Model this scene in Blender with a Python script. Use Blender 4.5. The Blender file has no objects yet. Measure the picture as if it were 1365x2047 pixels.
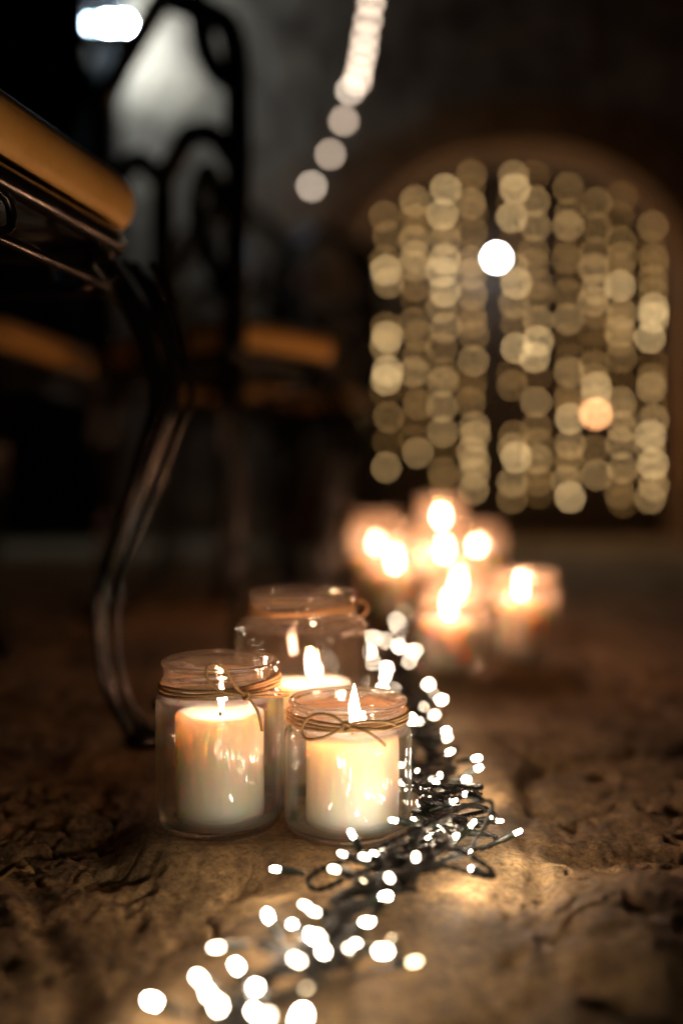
import bpy, math, random
import numpy as np
from mathutils import Vector, Matrix, noise as mnoise

PI = math.pi
sc = bpy.context.scene
C = sc.collection

# ------------------------------------------------------------------ camera
F = 1991.0            # focal length in photo pixels (35 mm lens)
H = 0.226             # camera height
CX, HY = 682.5, 970.0  # principal column, horizon row
def P(px, py, Z):     # photo pixel at depth Z -> world point
    return Vector(((px-CX)/F*Z, Z, H-(py-HY)/F*Z))

cam = bpy.data.cameras.new('camera')
camo = bpy.data.objects.new('camera', cam); C.objects.link(camo)
camo.location = (0, 0, H); camo.rotation_euler = (PI/2, 0, 0)
cam.sensor_fit = 'VERTICAL'; cam.sensor_height = 36; cam.lens = 35
cam.shift_y = -(1023.5-HY)/2047
cam.clip_start = 0.02; cam.clip_end = 200
cam.dof.use_dof = True; cam.dof.focus_distance = 0.635; cam.dof.aperture_fstop = 1.47
sc.camera = camo

# ------------------------------------------------------------------ night sky
w = bpy.data.worlds.new('World'); sc.world = w; w.use_nodes = True
nt = w.node_tree; bg = nt.nodes['Background']
sky = nt.nodes.new('ShaderNodeTexSky'); sky.sky_type = 'NISHITA'; sky.sun_disc = False
sky.sun_elevation = math.radians(-4); sky.sun_rotation = math.radians(120)
nt.links.new(sky.outputs[0], bg.inputs[0]); bg.inputs[1].default_value = 0.015

sc.view_settings.view_transform = 'Standard'; sc.view_settings.look = 'None'
sc.view_settings.exposure = 0.5; sc.view_settings.gamma = 1.0
cy = sc.cycles
cy.use_adaptive_sampling = False
cy.use_denoising = True
try:
    cy.denoiser = 'OPENIMAGEDENOISE'; cy.denoising_prefilter = 'ACCURATE'
    cy.denoising_input_passes = 'RGB_ALBEDO_NORMAL'
except Exception: pass
cy.max_bounces = 14; cy.transparent_max_bounces = 32; cy.transmission_bounces = 10
cy.glossy_bounces = 4; cy.diffuse_bounces = 3
cy.sample_clamp_indirect = 4.0
cy.caustics_refractive = True; cy.caustics_reflective = False
cy.use_light_tree = True

# ------------------------------------------------------------------ helpers
WL = {}
def link(o, parent, loc):
    C.objects.link(o)
    if parent is not None:
        o.parent = parent; o.location = Vector(loc)-WL[parent]
    else: o.location = loc
    WL[o] = Vector(loc); return o
def thing(name, label, cat, loc, group=None):
    o = bpy.data.objects.new(name, None); o.empty_display_size = .02
    link(o, None, loc); tag(o, label, cat, group); return o
def tag(o, label=None, cat=None, group=None, kind=None):
    if label: o['label'] = label
    if cat: o['category'] = cat
    if group: o['group'] = group
    if kind: o['kind'] = kind
    return o
class MB:
    """collects shapes in world coordinates"""
    def __init__(s): s.v = []; s.f = []
    def add(s, v, f):
        n = len(s.v); s.v += [tuple(p) for p in v]; s.f += [tuple(i+n for i in q) for q in f]
    def build(s, name, mat, parent=None, origin=None, smooth=True):
        o = Vector(origin) if origin is not None else (WL[parent].copy() if parent is not None else Vector((0,0,0)))
        me = bpy.data.meshes.new(name)
        me.from_pydata([tuple(Vector(p)-o) for p in s.v], [], s.f); me.update()
        if smooth: me.polygons.foreach_set('use_smooth', [True]*len(me.polygons))
        me.materials.append(mat)
        return link(bpy.data.objects.new(name, me), parent, o)
def catmull(pts, n=8, closed=False):
    pts = [Vector(p) for p in pts]; m = len(pts); out = []
    rng = range(m) if closed else range(m-1)
    for i in rng:
        if closed: a, b, c, d = pts[(i-1) % m], pts[i], pts[(i+1) % m], pts[(i+2) % m]
        else: a, b, c, d = pts[max(i-1,0)], pts[i], pts[i+1], pts[min(i+2,m-1)]
        for k in range(n):
            t = k/n
            out.append(.5*((2*b)+(-a+c)*t+(2*a-5*b+4*c-d)*t*t+(-a+3*b-3*c+d)*t**3))
    if not closed: out.append(pts[-1].copy())
    return out
def frames(pts, closed=False):
    m = len(pts); T = []
    for i in range(m):
        if closed: t = pts[(i+1) % m]-pts[i-1]
        else: t = pts[min(i+1,m-1)]-pts[max(i-1,0)]
        if t.length < 1e-9: t = Vector((0,0,1))
        T.append(t.normalized())
    up = Vector((0,0,1)) if abs(T[0].z) < .9 else Vector((1,0,0))
    n = (up-T[0]*up.dot(T[0])).normalized(); out = []
    for t in T:
        n = n-t*n.dot(t)
        if n.length < 1e-6: n = t.orthogonal()
        n.normalize(); out.append((t, n.copy(), t.cross(n)))
    return out
def tube(mb, pts, r, seg=8, closed=False, sx=1.0):
    pts = [Vector(p) for p in pts]; fr = frames(pts, closed); m = len(pts); v = []; f = []
    for i, p in enumerate(pts):
        rr = r(i/(m-1)) if callable(r) else r
        for k in range(seg):
            a = 2*PI*k/seg
            v.append(p+fr[i][1]*(math.cos(a)*rr*sx)+fr[i][2]*(math.sin(a)*rr))
    for i in range(m if closed else m-1):
        j = (i+1) % m
        for k in range(seg):
            f.append((i*seg+k, i*seg+(k+1) % seg, j*seg+(k+1) % seg, j*seg+k))
    if not closed:
        f.append(tuple(range(seg))[::-1]); f.append(tuple((m-1)*seg+k for k in range(seg)))
    mb.add(v, f)
def twist(mb, pts, r_off, r_str, pitch, strands=2, seg=5, step=None, ph=0.0):
    """twisted rope along pts"""
    pts = [Vector(p) for p in pts]
    # resample
    L = [0.0]
    for a, b in zip(pts, pts[1:]): L.append(L[-1]+(b-a).length)
    step = step or pitch/7; n = max(4, int(L[-1]/step)); q = []; i = 0
    for k in range(n+1):
        s = L[-1]*k/n
        while i < len(L)-2 and L[i+1] < s: i += 1
        t = (s-L[i])/max(1e-9, L[i+1]-L[i]); q.append(pts[i].lerp(pts[i+1], min(1, t)))
    fr = frames(q); 
    for s in range(strands):
        path = []
        for k, p in enumerate(q):
            a = ph+2*PI*s/strands+2*PI*(L[-1]*k/n)/pitch
            path.append(p+fr[k][1]*math.cos(a)*r_off+fr[k][2]*math.sin(a)*r_off)
        tube(mb, path, r_str, seg)
def lathe(mb, prof, c, seg=48, fn=None, caps=True):
    c = Vector(c); v = []; f = []; m = len(prof)
    for r, z in prof:
        for k in range(seg):
            a = 2*PI*k/seg; rr = r+(fn(a, z, r) if fn else 0)
            v.append((c.x+math.cos(a)*rr, c.y+math.sin(a)*rr, c.z+z))
    for i in range(m-1):
        for k in range(seg):
            f.append((i*seg+k, i*seg+(k+1) % seg, (i+1)*seg+(k+1) % seg, (i+1)*seg+k))
    if caps:
        f.append(tuple(range(seg))[::-1]); f.append(tuple((m-1)*seg+k for k in range(seg)))
    mb.add(v, f)
def box(mb, lo, hi, bev=0.0):
    x0,y0,z0 = lo; x1,y1,z1 = hi
    mb.add([(x0,y0,z0),(x1,y0,z0),(x1,y1,z0),(x0,y1,z0),(x0,y0,z1),(x1,y0,z1),(x1,y1,z1),(x0,y1,z1)],
           [(0,3,2,1),(4,5,6,7),(0,1,5,4),(1,2,6,5),(2,3,7,6),(3,0,4,7)])

# ------------------------------------------------------------------ materials
def mat(name):
    m = bpy.data.materials.new(name); m.use_nodes = True
    return m, m.node_tree, m.node_tree.nodes, m.node_tree.links
def princ(name, col, rough=.5, metal=0, **kw):
    m, t, n, l = mat(name); b = n['Principled BSDF']
    b.inputs['Base Color'].default_value = (*col, 1); b.inputs['Roughness'].default_value = rough
    b.inputs['Metallic'].default_value = metal
    for k, v in kw.items(): b.inputs[k].default_value = v
    return m
def noisy(name, c1, c2, scale, rough=.6, bump=.3, bscale=None, metal=0, stretch=(1,1,1), c3=None, bd=.002, rr=None):
    m, t, n, l = mat(name); b = n['Principled BSDF']
    tc = n.new('ShaderNodeTexCoord'); mp = n.new('ShaderNodeMapping'); mp.inputs['Scale'].default_value = stretch
    l.new(tc.outputs['Object'], mp.inputs[0])
    no = n.new('ShaderNodeTexNoise'); no.inputs['Scale'].default_value = scale; no.inputs['Detail'].default_value = 8
    no.inputs['Roughness'].default_value = .62
    l.new(mp.outputs[0], no.inputs[0])
    cr = n.new('ShaderNodeValToRGB'); cr.color_ramp.elements[0].position = .35; cr.color_ramp.elements[1].position = .68
    cr.color_ramp.elements[0].color = (*c1,1); cr.color_ramp.elements[1].color = (*c2,1)
    if c3:
        e = cr.color_ramp.elements.new(.5); e.color = (*c3,1)
    l.new(no.outputs[0], cr.inputs[0]); l.new(cr.outputs[0], b.inputs['Base Color'])
    b.inputs['Roughness'].default_value = rough; b.inputs['Metallic'].default_value = metal
    if rr:
        mr = n.new('ShaderNodeMapRange'); mr.inputs['To Min'].default_value = rr[0]; mr.inputs['To Max'].default_value = rr[1]
        mr.inputs['From Min'].default_value = .3; mr.inputs['From Max'].default_value = .7
        l.new(no.outputs[0], mr.inputs[0]); l.new(mr.outputs[0], b.inputs['Roughness'])
    n2 = n.new('ShaderNodeTexNoise'); n2.inputs['Scale'].default_value = bscale or scale*3; n2.inputs['Detail'].default_value = 8
    l.new(mp.outputs[0], n2.inputs[0])
    bp = n.new('ShaderNodeBump'); bp.inputs['Strength'].default_value = bump; bp.inputs['Distance'].default_value = bd
    l.new(n2.outputs[0], bp.inputs['Height']); l.new(bp.outputs[0], b.inputs['Normal'])
    return m
def emis(name, col, s):
    m, t, n, l = mat(name); n.remove(n['Principled BSDF'])
    e = n.new('ShaderNodeEmission'); e.inputs[0].default_value = (*col,1); e.inputs[1].default_value = s
    l.new(e.outputs[0], n['Material Output'].inputs[0]); return m

def glass_mat(name, zneck=None, tint=(.995,.992,.985), wav=.24):
    m, t, n, l = mat(name); n.remove(n['Principled BSDF'])
    tc = n.new('ShaderNodeTexCoord'); mp = n.new('ShaderNodeMapping'); mp.inputs['Scale'].default_value = (1,1,.16)
    l.new(tc.outputs['Object'], mp.inputs[0])
    no = n.new('ShaderNodeTexNoise'); no.inputs['Scale'].default_value = 150; no.inputs['Detail'].default_value = 2
    l.new(mp.outputs[0], no.inputs[0])
    bp = n.new('ShaderNodeBump'); bp.inputs['Strength'].default_value = wav; bp.inputs['Distance'].default_value = .0012
    l.new(no.outputs[0], bp.inputs['Height'])
    tr = n.new('ShaderNodeBsdfTransparent'); tr.inputs[0].default_value = (*tint,1)
    gl = n.new('ShaderNodeBsdfGlossy'); gl.inputs['Roughness'].default_value = .03
    l.new(bp.outputs[0], gl.inputs['Normal'])
    # Schlick reflectance, the same from either side of the thin wall
    lw = n.new('ShaderNodeLayerWeight'); lw.inputs[0].default_value = .5; l.new(bp.outputs[0], lw.inputs['Normal'])
    pw = n.new('ShaderNodeMath'); pw.operation = 'POWER'; pw.inputs[1].default_value = 4.2; l.new(lw.outputs['Facing'], pw.inputs[0])
    ma = n.new('ShaderNodeMath'); ma.operation = 'MULTIPLY_ADD'; ma.inputs[1].default_value = .72; ma.inputs[2].default_value = .032; l.new(pw.outputs[0], ma.inputs[0])
    mx = n.new('ShaderNodeMixShader'); l.new(ma.outputs[0], mx.inputs[0]); l.new(tr.outputs[0], mx.inputs[1]); l.new(gl.outputs[0], mx.inputs[2])
    # the thick rim, screw thread and base bend what is behind them; the wall does so towards its edges
    gs = n.new('ShaderNodeBsdfGlass'); gs.inputs['IOR'].default_value = 1.5; gs.inputs['Roughness'].default_value = .015
    l.new(bp.outputs[0], gs.inputs['Normal'])
    cr = n.new('ShaderNodeMapRange'); cr.inputs['From Min'].default_value = .5; cr.inputs['From Max'].default_value = .95
    cr.inputs['To Min'].default_value = .07; cr.inputs['To Max'].default_value = .85
    l.new(lw.outputs['Facing'], cr.inputs[0]); src = cr.outputs[0]
    if zneck:
        sp = n.new('ShaderNodeSeparateXYZ'); l.new(tc.outputs['Object'], sp.inputs[0])
        up = n.new('ShaderNodeMapRange'); up.inputs['From Min'].default_value = zneck-.001; up.inputs['From Max'].default_value = zneck+.002
        up.inputs['To Max'].default_value = .75; l.new(sp.outputs[2], up.inputs[0])
        lo = n.new('ShaderNodeMapRange'); lo.inputs['From Min'].default_value = .016; lo.inputs['From Max'].default_value = .008
        lo.inputs['To Max'].default_value = .8; l.new(sp.outputs[2], lo.inputs[0])
        m1 = n.new('ShaderNodeMath'); m1.operation = 'MAXIMUM'; l.new(up.outputs[0], m1.inputs[0]); l.new(lo.outputs[0], m1.inputs[1])
        m3 = n.new('ShaderNodeMath'); m3.operation = 'MAXIMUM'; l.new(m1.outputs[0], m3.inputs[0]); l.new(src, m3.inputs[1]); src = m3.outputs[0]
    m2 = n.new('ShaderNodeMixShader'); l.new(src, m2.inputs[0]); l.new(mx.outputs[0], m2.inputs[1]); l.new(gs.outputs[0], m2.inputs[2])
    # painted candle-glow haze: pale diffuse layer in the glass, heaviest on the neck
    df = n.new('ShaderNodeBsdfDiffuse'); df.inputs[0].default_value = (.92,.80,.66,1)
    tl = n.new('ShaderNodeBsdfTranslucent'); tl.inputs[0].default_value = (.92,.80,.66,1)
    fm = n.new('ShaderNodeMixShader'); l.new(df.outputs[0], fm.inputs[1]); l.new(tl.outputs[0], fm.inputs[2])
    fw = n.new('ShaderNodeMath'); fw.operation = 'MULTIPLY_ADD'; fw.inputs[1].default_value = .042; fw.inputs[2].default_value = .006 if zneck else .065
    if zneck: l.new(up.outputs[0], fw.inputs[0])
    else: fw.inputs[0].default_value = 0
    m5 = n.new('ShaderNodeMixShader'); l.new(fw.outputs[0], m5.inputs[0]); l.new(m2.outputs[0], m5.inputs[1]); l.new(fm.outputs[0], m5.inputs[2])
    l.new(m5.outputs[0], n['Material Output'].inputs[0]); return m
GLASS = glass_mat('jar_glass')
for nd in GLASS.node_tree.nodes:
    if nd.type == 'BSDF_GLOSSY': nd.inputs['Roughness'].default_value = .22
    if nd.type == 'MATH' and nd.operation == 'MULTIPLY_ADD': nd.inputs[2].default_value = .11  # far jars: heavier haze layer and gloss, so candle glow fills them
def wax_mat():
    m, t, n, l = mat('candle_wax'); b = n['Principled BSDF']
    b.inputs['Base Color'].default_value = (.95,.86,.75,1); b.inputs['Roughness'].default_value = .42
    b.inputs['Subsurface Weight'].default_value = 1.0; b.inputs['Subsurface Radius'].default_value = (1,.62,.36)
    b.inputs['Subsurface Scale'].default_value = .046
    tc = n.new('ShaderNodeTexCoord'); no = n.new('ShaderNodeTexNoise'); no.inputs['Scale'].default_value = 90; no.inputs['Detail'].default_value = 5
    l.new(tc.outputs['Object'], no.inputs[0]); bp = n.new('ShaderNodeBump'); bp.inputs['Strength'].default_value = .15; bp.inputs['Distance'].default_value = .0006
    l.new(no.outputs[0], bp.inputs['Height']); l.new(bp.outputs[0], b.inputs['Normal']); return m
WAX = wax_mat()
WICK = princ('wick_char', (.02,.015,.012), .9)
def flame_mat():
    m, t, n, l = mat('flame'); n.remove(n['Principled BSDF'])
    tc = n.new('ShaderNodeTexCoord'); sp = n.new('ShaderNodeSeparateXYZ'); l.new(tc.outputs['Generated'], sp.inputs[0])
    cr = n.new('ShaderNodeValToRGB'); el = cr.color_ramp.elements
    el[0].position = 0; el[0].color = (.10,.09,.12,1); el[1].position = 1; el[1].color = (1,.50,.17,1)
    e = el.new(.25); e.color = (1,.46,.235,1); e = el.new(.6); e.color = (1,.52,.31,1)
    l.new(sp.outputs['Z'], cr.inputs[0])
    e = n.new('ShaderNodeEmission'); e.inputs[1].default_value = FL; l.new(cr.outputs[0], e.inputs[0])
    l.new(e.outputs[0], n['Material Output'].inputs[0]); return m
FL = 280.0
FLAME = flame_mat()
TWINE = noisy('jute_twine', (.38,.22,.09), (.66,.44,.22), 900, .85, .6, 2500, bd=.0004)
IRON = noisy('cast_iron_black', (.004,.004,.004), (.011,.010,.010), 60, .32, .3, 140, bd=.0004, metal=.0, rr=(.12,.24))
IRON.node_tree.nodes['Principled BSDF'].inputs['Specular IOR Level'].default_value = .5
PAD = noisy('ochre_seat', (.66,.37,.085), (.78,.47,.13), 30, .6, .25, 800, bd=.0004)
CABLE = princ('cable_rubber', (.007,.006,.005), .5)
LEDBODY = princ('led_socket', (.008,.013,.009), .3)
LEDM = emis('led_lit', (1,.79,.56), 200)
LEDD = emis('led_lit_soft', (1,.79,.56), 22)
LEDF = emis('led_lit_faint', (1,.74,.42), 9)
LEDN = emis('led_lit_mid', (1,.79,.56), 66)

# ------------------------------------------------------------------ jar table (used by ground too)
# name: centre x, depth y, radius, height, neck radius, shoulder z, candle radius, candle top z, flame h
def X(px, Z): return (px-CX)/F*Z
JARS = [
 dict(k='a', x=X(440,.666), y=.666, r=.0425, h=.110, nr=.0372, sh=.086, cr=.0292, ct=.0755, fh=.0165, fx=.000, det=1),
 dict(k='b', x=X(695,.655), y=.655, r=.0420, h=.0868, nr=.0372, sh=.066, cr=.0305, ct=.0655, fh=.027, fx=.003, det=1),
 dict(k='c', x=X(603,.762), y=.762, r=.0505, h=.146, nr=.0388, sh=.118, cr=.0325, ct=.076, fh=.023, fx=.006, det=1, big=1),
 dict(k='d', x=X(1046,1.27), y=1.27, r=.0440, h=.118, nr=.039, sh=.092, cr=.030, ct=.082, fh=.026, fx=-.005, det=0),
 dict(k='e', x=X(904,1.20), y=1.20, r=.0430, h=.094, nr=.038, sh=.072, cr=.030, ct=.066, fh=.028, fx=-.006, det=0),
 dict(k='f', x=X(918,1.45), y=1.45, r=.0440, h=.112, nr=.039, sh=.088, cr=.030, ct=.068, fh=.030, fx=-.003, det=0),
 dict(k='g', x=X(750,1.82), y=1.82, r=.0480, h=.180, nr=.040, sh=.148, cr=.033, ct=.104, fh=.030, fx=.0, det=0),
 dict(k='h', x=X(790,1.66), y=1.66, r=.0480, h=.165, nr=.040, sh=.135, cr=.033, ct=.086, fh=.028, fx=-.002, det=0),
 dict(k='i', x=X(880,1.96), y=1.96, r=.0500, h=.205, nr=.042, sh=.165, cr=.034, ct=.150, fh=.030, fx=.0, det=0),
 dict(k='j', x=X(886,1.70), y=1.70, r=.0480, h=.160, nr=.040, sh=.130, cr=.033, ct=.100, fh=.028, fx=.0, det=0),
 dict(k='k', x=X(960,1.86), y=1.86, r=.0480, h=.160, nr=.040, sh=.130, cr=.033, ct=.101, fh=.020, fx=-.008, det=0),
]
JL = dict(
 a=('clear glass jar with a one-loop twine bow, front left of the group', 'white pillar candle inside the front left jar with the one-loop bow'),
 b=('short clear glass jar with a two-loop twine bow, nearest the fairy lights', 'cream pillar candle in the short front jar beside the fairy lights'),
 c=('larger shouldered glass jar standing behind the two front jars', 'pillar candle with tall flame in the large jar behind the front pair'),
 d=('blurred glass jar at the far right of the middle candle cluster', 'lit candle in the rightmost jar of the middle cluster'),
 e=('short blurred glass jar just behind the end of the fairy lights', 'lit candle in the short jar just left of the rightmost one'),
 f=('glass jar standing behind the short middle jar, between two clusters', 'lit candle glowing just above the short middle jar'),
 g=('tall glass jar at the far left of the rear cluster', 'lit candle at the far left of the rear cluster, bright round glow'),
 h=('glass jar in front of the leftmost tall jar in the rear cluster', 'lower lit candle in front of the leftmost rear jar'),
 i=('tallest glass jar at the very back of the rear cluster', 'topmost candle flame at the very back of the rear cluster'),
 j=('glass jar in the middle front of the rear cluster', 'bright candle in the middle front of the rear cluster'),
 k=('glass jar at the right end of the rear cluster', 'small dim candle flame at the right end of the rear cluster'),
)

# ------------------------------------------------------------------ ground (rough old paving stones)
rs = np.random.RandomState(5)
def vnoise(x, y, seed):
    xi = np.floor(x).astype(np.int64); yi = np.floor(y).astype(np.int64); fx = x-xi; fy = y-yi
    def h(a, b):
        q = (a*374761393+b*668265263+seed*974711) & 0xffffffff
        q = ((q ^ (q >> 13))*1274126177) & 0xffffffff
        return ((q ^ (q >> 16)) & 0xffff)/65535.0
    ux = fx*fx*fx*(fx*(fx*6-15)+10); uy = fy*fy*fy*(fy*(fy*6-15)+10)
    return (h(xi,yi)*(1-ux)+h(xi+1,yi)*ux)*(1-uy)+(h(xi,yi+1)*(1-ux)+h(xi+1,yi+1)*ux)*uy
def fbm(x, y, f, o, seed, g=.5):
    s = 0; a = 1; tot = 0
    for i in range(o):
        s = s+a*(vnoise(x*f+31.7*i, y*f-17.3*i, seed+i)-.5); tot += a; a *= g; f *= 2.03
    return s/tot
def worley(x, y, size, seed):
    gx = x/size; gy = y/size; xi = np.floor(gx).astype(np.int64); yi = np.floor(gy).astype(np.int64)
    f1 = np.full(x.shape, 9.); f2 = np.full(x.shape, 9.); cid = np.zeros(x.shape)
    for dx in (-1,0,1):
        for dy in (-1,0,1):
            a = xi+dx; b = yi+dy
            q = (a*73856093 ^ b*19349663 ^ seed*83492791) & 0xffffff
            q1 = ((q*2654435761) & 0xffffffff)/4294967295.; q2 = (((q+77)*2246822519) & 0xffffffff)/4294967295.
            d = np.hypot(a+.15+.7*q1-gx, b+.15+.7*q2-gy)
            m = d < f1
            f2 = np.where(m, f1, np.minimum(f2, d)); cid = np.where(m, q1, cid); f1 = np.where(m, d, f1)
    return f1*size, f2*size, cid
def sm(a, b, x):
    t = np.clip((x-a)/(b-a), 0, 1); return t*t*(3-2*t)
def height(x, y):
    wx = x+.04*fbm(x,y,7,3,11); wy = y+.04*fbm(x,y,7,3,29)
    f1, f2, cid = worley(wx+.13, wy*1.0+.07, .24, 7)
    e = f2-f1
    joint = 1-sm(0, .028, e)
    h = -.0055*joint + (cid-.5)*.006*sm(0,.03,e)
    h = h+.009*fbm(x,y,5,2,3)+.0045*fbm(x,y,22,3,51,.5)
    n = fbm(x,y,60,5,91,.6); h = h+.0035*n
    pit = fbm(x,y,34,3,133); h = h-.005*sm(.14,.30,pit)
    c = np.abs(fbm(x,y,9,4,201)); h = h-.0055*(1-sm(0,.012,c))      # cracks
    h = h+.0022*fbm(x,y,240,3,301,.6)
    # stones rising at the right of the lights, near the camera
    d = np.hypot((x-.215)/.155, (y-.50)/.115); h = h+.024*(1-sm(.35,1.05,d))
    d = np.hypot((x-.42)/.2, (y-.60)/.12); h = h+.018*(1-sm(.2,1.1,d))
    d = np.hypot((x-.12)/.07, (y-.44)/.06); h = h+.006*(1-sm(.1,1.1,d))
    h = h-.016
    # the jars stand level: no stone rises through their bases
    for j in JARS:
        d = np.hypot(x-j['x'], y-j['y']); m = 1-sm(j['r']*.95, j['r']*1.9, d)
        h = h*(1-m)+(-.0008+.0016*np.minimum(0,n))*m
    d = np.hypot(x-FOOT[0], y-FOOT[1]); m = 1-sm(.03,.07,d); h = h*(1-m)
    lane = 1-sm(.04,.10, np.abs(x-np.interp(y, [.3,.42,.5,.56,.62,.68,.8,1.0,1.4], [-.07,-.05,-.01,.02,.06,.065,.07,.075,.07])))
    h = h*(1-lane*.75)+(-.004)*lane*.75 + .002*lane*fbm(x,y,40,4,77)*2
    return h
FOOT = (X(252,.865), .865)
def gh(x, y): return float(height(np.array([x]), np.array([y]))[0])

xs = np.concatenate([-np.geomspace(.45,9,70)[::-1], np.arange(-.449,.45,.0014), np.geomspace(.45,9,70)])
ys = np.concatenate([np.linspace(-3,.22,30)[:-1], np.arange(.22,.36,.002), np.arange(.36,.80,.0014), np.arange(.80,1.3,.003), np.geomspace(1.3,9,170)])
gx, gy = np.meshgrid(xs, ys); gz = height(gx, gy)
nx, ny = len(xs), len(ys)
co = np.stack([gx, gy, gz], -1).reshape(-1,3).astype(np.float32)
i = np.arange(nx*ny).reshape(ny,nx); q = np.stack([i[:-1,:-1], i[:-1,1:], i[1:,1:], i[1:,:-1]], -1).reshape(-1,4).astype(np.int32)
me = bpy.data.meshes.new('ground'); me.vertices.add(nx*ny); me.vertices.foreach_set('co', co.ravel())
me.loops.add(q.size); me.loops.foreach_set('vertex_index', q.ravel())
me.polygons.add(len(q)); me.polygons.foreach_set('loop_start', np.arange(0, q.size, 4, dtype=np.int32))
me.polygons.foreach_set('use_smooth', np.ones(len(q), dtype=bool)); me.update(); me.validate()
def stone_mat():
    m, t, n, l = mat('worn_stone'); b = n['Principled BSDF']
    tc = n.new('ShaderNodeTexCoord')
    def no(s, d=8, r=.6):
        a = n.new('ShaderNodeTexNoise'); a.inputs['Scale'].default_value = s; a.inputs['Detail'].default_value = d; a.inputs['Roughness'].default_value = r
        l.new(tc.outputs['Object'], a.inputs[0]); return a
    a = no(9); cr = n.new('ShaderNodeValToRGB'); el = cr.color_ramp.elements
    el[0].position = .33; el[0].color = (.25,.16,.08,1); el[1].position = .7; el[1].color = (.74,.56,.34,1)
    e = el.new(.5); e.color = (.54,.37,.20,1)
    l.new(a.outputs[0], cr.inputs[0])
    a2 = no(75, 6, .7); c2 = n.new('ShaderNodeValToRGB'); c2.color_ramp.elements[0].position = .36; c2.color_ramp.elements[1].position = .6
    c2.color_ramp.elements[0].color = (.38,.30,.23,1); c2.color_ramp.elements[1].color = (1.15,1.1,1.0,1)
    l.new(a2.outputs[0], c2.inputs[0])
    mx = n.new('ShaderNodeMix'); mx.data_type = 'RGBA'; mx.blend_type = 'MULTIPLY'; mx.inputs[0].default_value = .85
    l.new(cr.outputs[0], mx.inputs[6]); l.new(c2.outputs[0], mx.inputs[7]); l.new(mx.outputs[2], b.inputs['Base Color'])
    mr = n.new('ShaderNodeMapRange'); mr.inputs['From Min'].default_value = .35; mr.inputs['From Max'].default_value = .65
    mr.inputs['To Min'].default_value = .38; mr.inputs['To Max'].default_value = .8; l.new(a2.outputs[0], mr.inputs[0]); l.new(mr.outputs[0], b.inputs['Roughness'])
    a4 = no(260, 5, .75); c4 = n.new('ShaderNodeValToRGB'); c4.color_ramp.elements[0].position = .34; c4.color_ramp.elements[1].position = .55
    c4.color_ramp.elements[0].color = (.32,.25,.19,1); c4.color_ramp.elements[1].color = (1.1,1.08,1.0,1); l.new(a4.outputs[0], c4.inputs[0])
    mx2 = n.new('ShaderNodeMix'); mx2.data_type = 'RGBA'; mx2.blend_type = 'MULTIPLY'; mx2.inputs[0].default_value = .8
    l.new(mx.outputs[2], mx2.inputs[6]); l.new(c4.outputs[0], mx2.inputs[7]); l.new(mx2.outputs[2], b.inputs['Base Color'])
    a3 = no(330, 8, .78); bp = n.new('ShaderNodeBump'); bp.inputs['Strength'].default_value = 1.0; bp.inputs['Distance'].default_value = .0035
    l.new(a3.outputs[0], bp.inputs['Height']); l.new(bp.outputs[0], b.inputs['Normal']); return m
me.materials.append(stone_mat())
g = bpy.data.objects.new('ground', me); C.objects.link(g); tag(g, kind='structure')

# ------------------------------------------------------------------ back wall with an arched opening
WY = 4.30; AX = X(1038, WY); AHW = .735; SPR = 1.12; RISE = .58; TH = .40
PLASTER = noisy('rough_plaster', (.14,.085,.048), (.46,.31,.19), 5.0, .9, 1.0, 10, bd=.06, c3=(.29,.20,.13))
ARCHST = noisy('arch_stone', (.20,.10,.04), (.36,.20,.085), 7, .8, .8, 30, bd=.01)
WOOD = noisy('dark_wood', (.022,.013,.008), (.06,.036,.02), 6, .55, .5, 40, stretch=(6,6,.5), bd=.003)
def arch(a, e=0.0):    # a 0..pi from the right springing to the left
    return (AX+(AHW+e)*math.cos(a), SPR+(RISE+e)*math.sin(a))
mb = MB(); N = 32
ring = [(AX+AHW, -.1)]+[arch(PI*k/N) for k in range(N+1)]+[(AX-AHW, -.1)]
def outer(px, pz):     # push a ring point to the wall's outline
    return px, pz
RX, LX, TOP = 7.0, -6.0, 5.5
# front face: left slab, right slab, spandrel columns above the arch
for s, (x0, x1) in enumerate(((LX, AX-AHW), (AX+AHW, RX))):
    mb.add([(x0,WY,-.1),(x1,WY,-.1),(x1,WY,TOP),(x0,WY,TOP)], [(0,1,2,3)])
for k in range(N):
    x0, z0 = arch(PI*k/N); x1, z1 = arch(PI*(k+1)/N)
    mb.add([(x0,WY,z0),(x0,WY,TOP),(x1,WY,TOP),(x1,WY,z1)], [(0,1,2,3)])
for (x0,z0),(x1,z1) in zip(ring, ring[1:]):
    mb.add([(x0,WY,z0),(x1,WY,z1),(x1,WY+TH,z1),(x0,WY+TH,z0)], [(0,1,2,3)])
mb.add([(LX,WY+TH,-.1),(RX,WY+TH,-.1),(RX,WY+TH,TOP),(LX,WY+TH,TOP)], [(0,1,2,3)])
mb.add([(LX,WY,TOP),(RX,WY,TOP),(RX,WY+TH,TOP),(LX,WY+TH,TOP)], [(0,1,2,3)])
wall = mb.build('wall', PLASTER, smooth=False)
tag(wall, 'rough plastered stone wall at the back with an arched doorway', 'wall')
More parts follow.
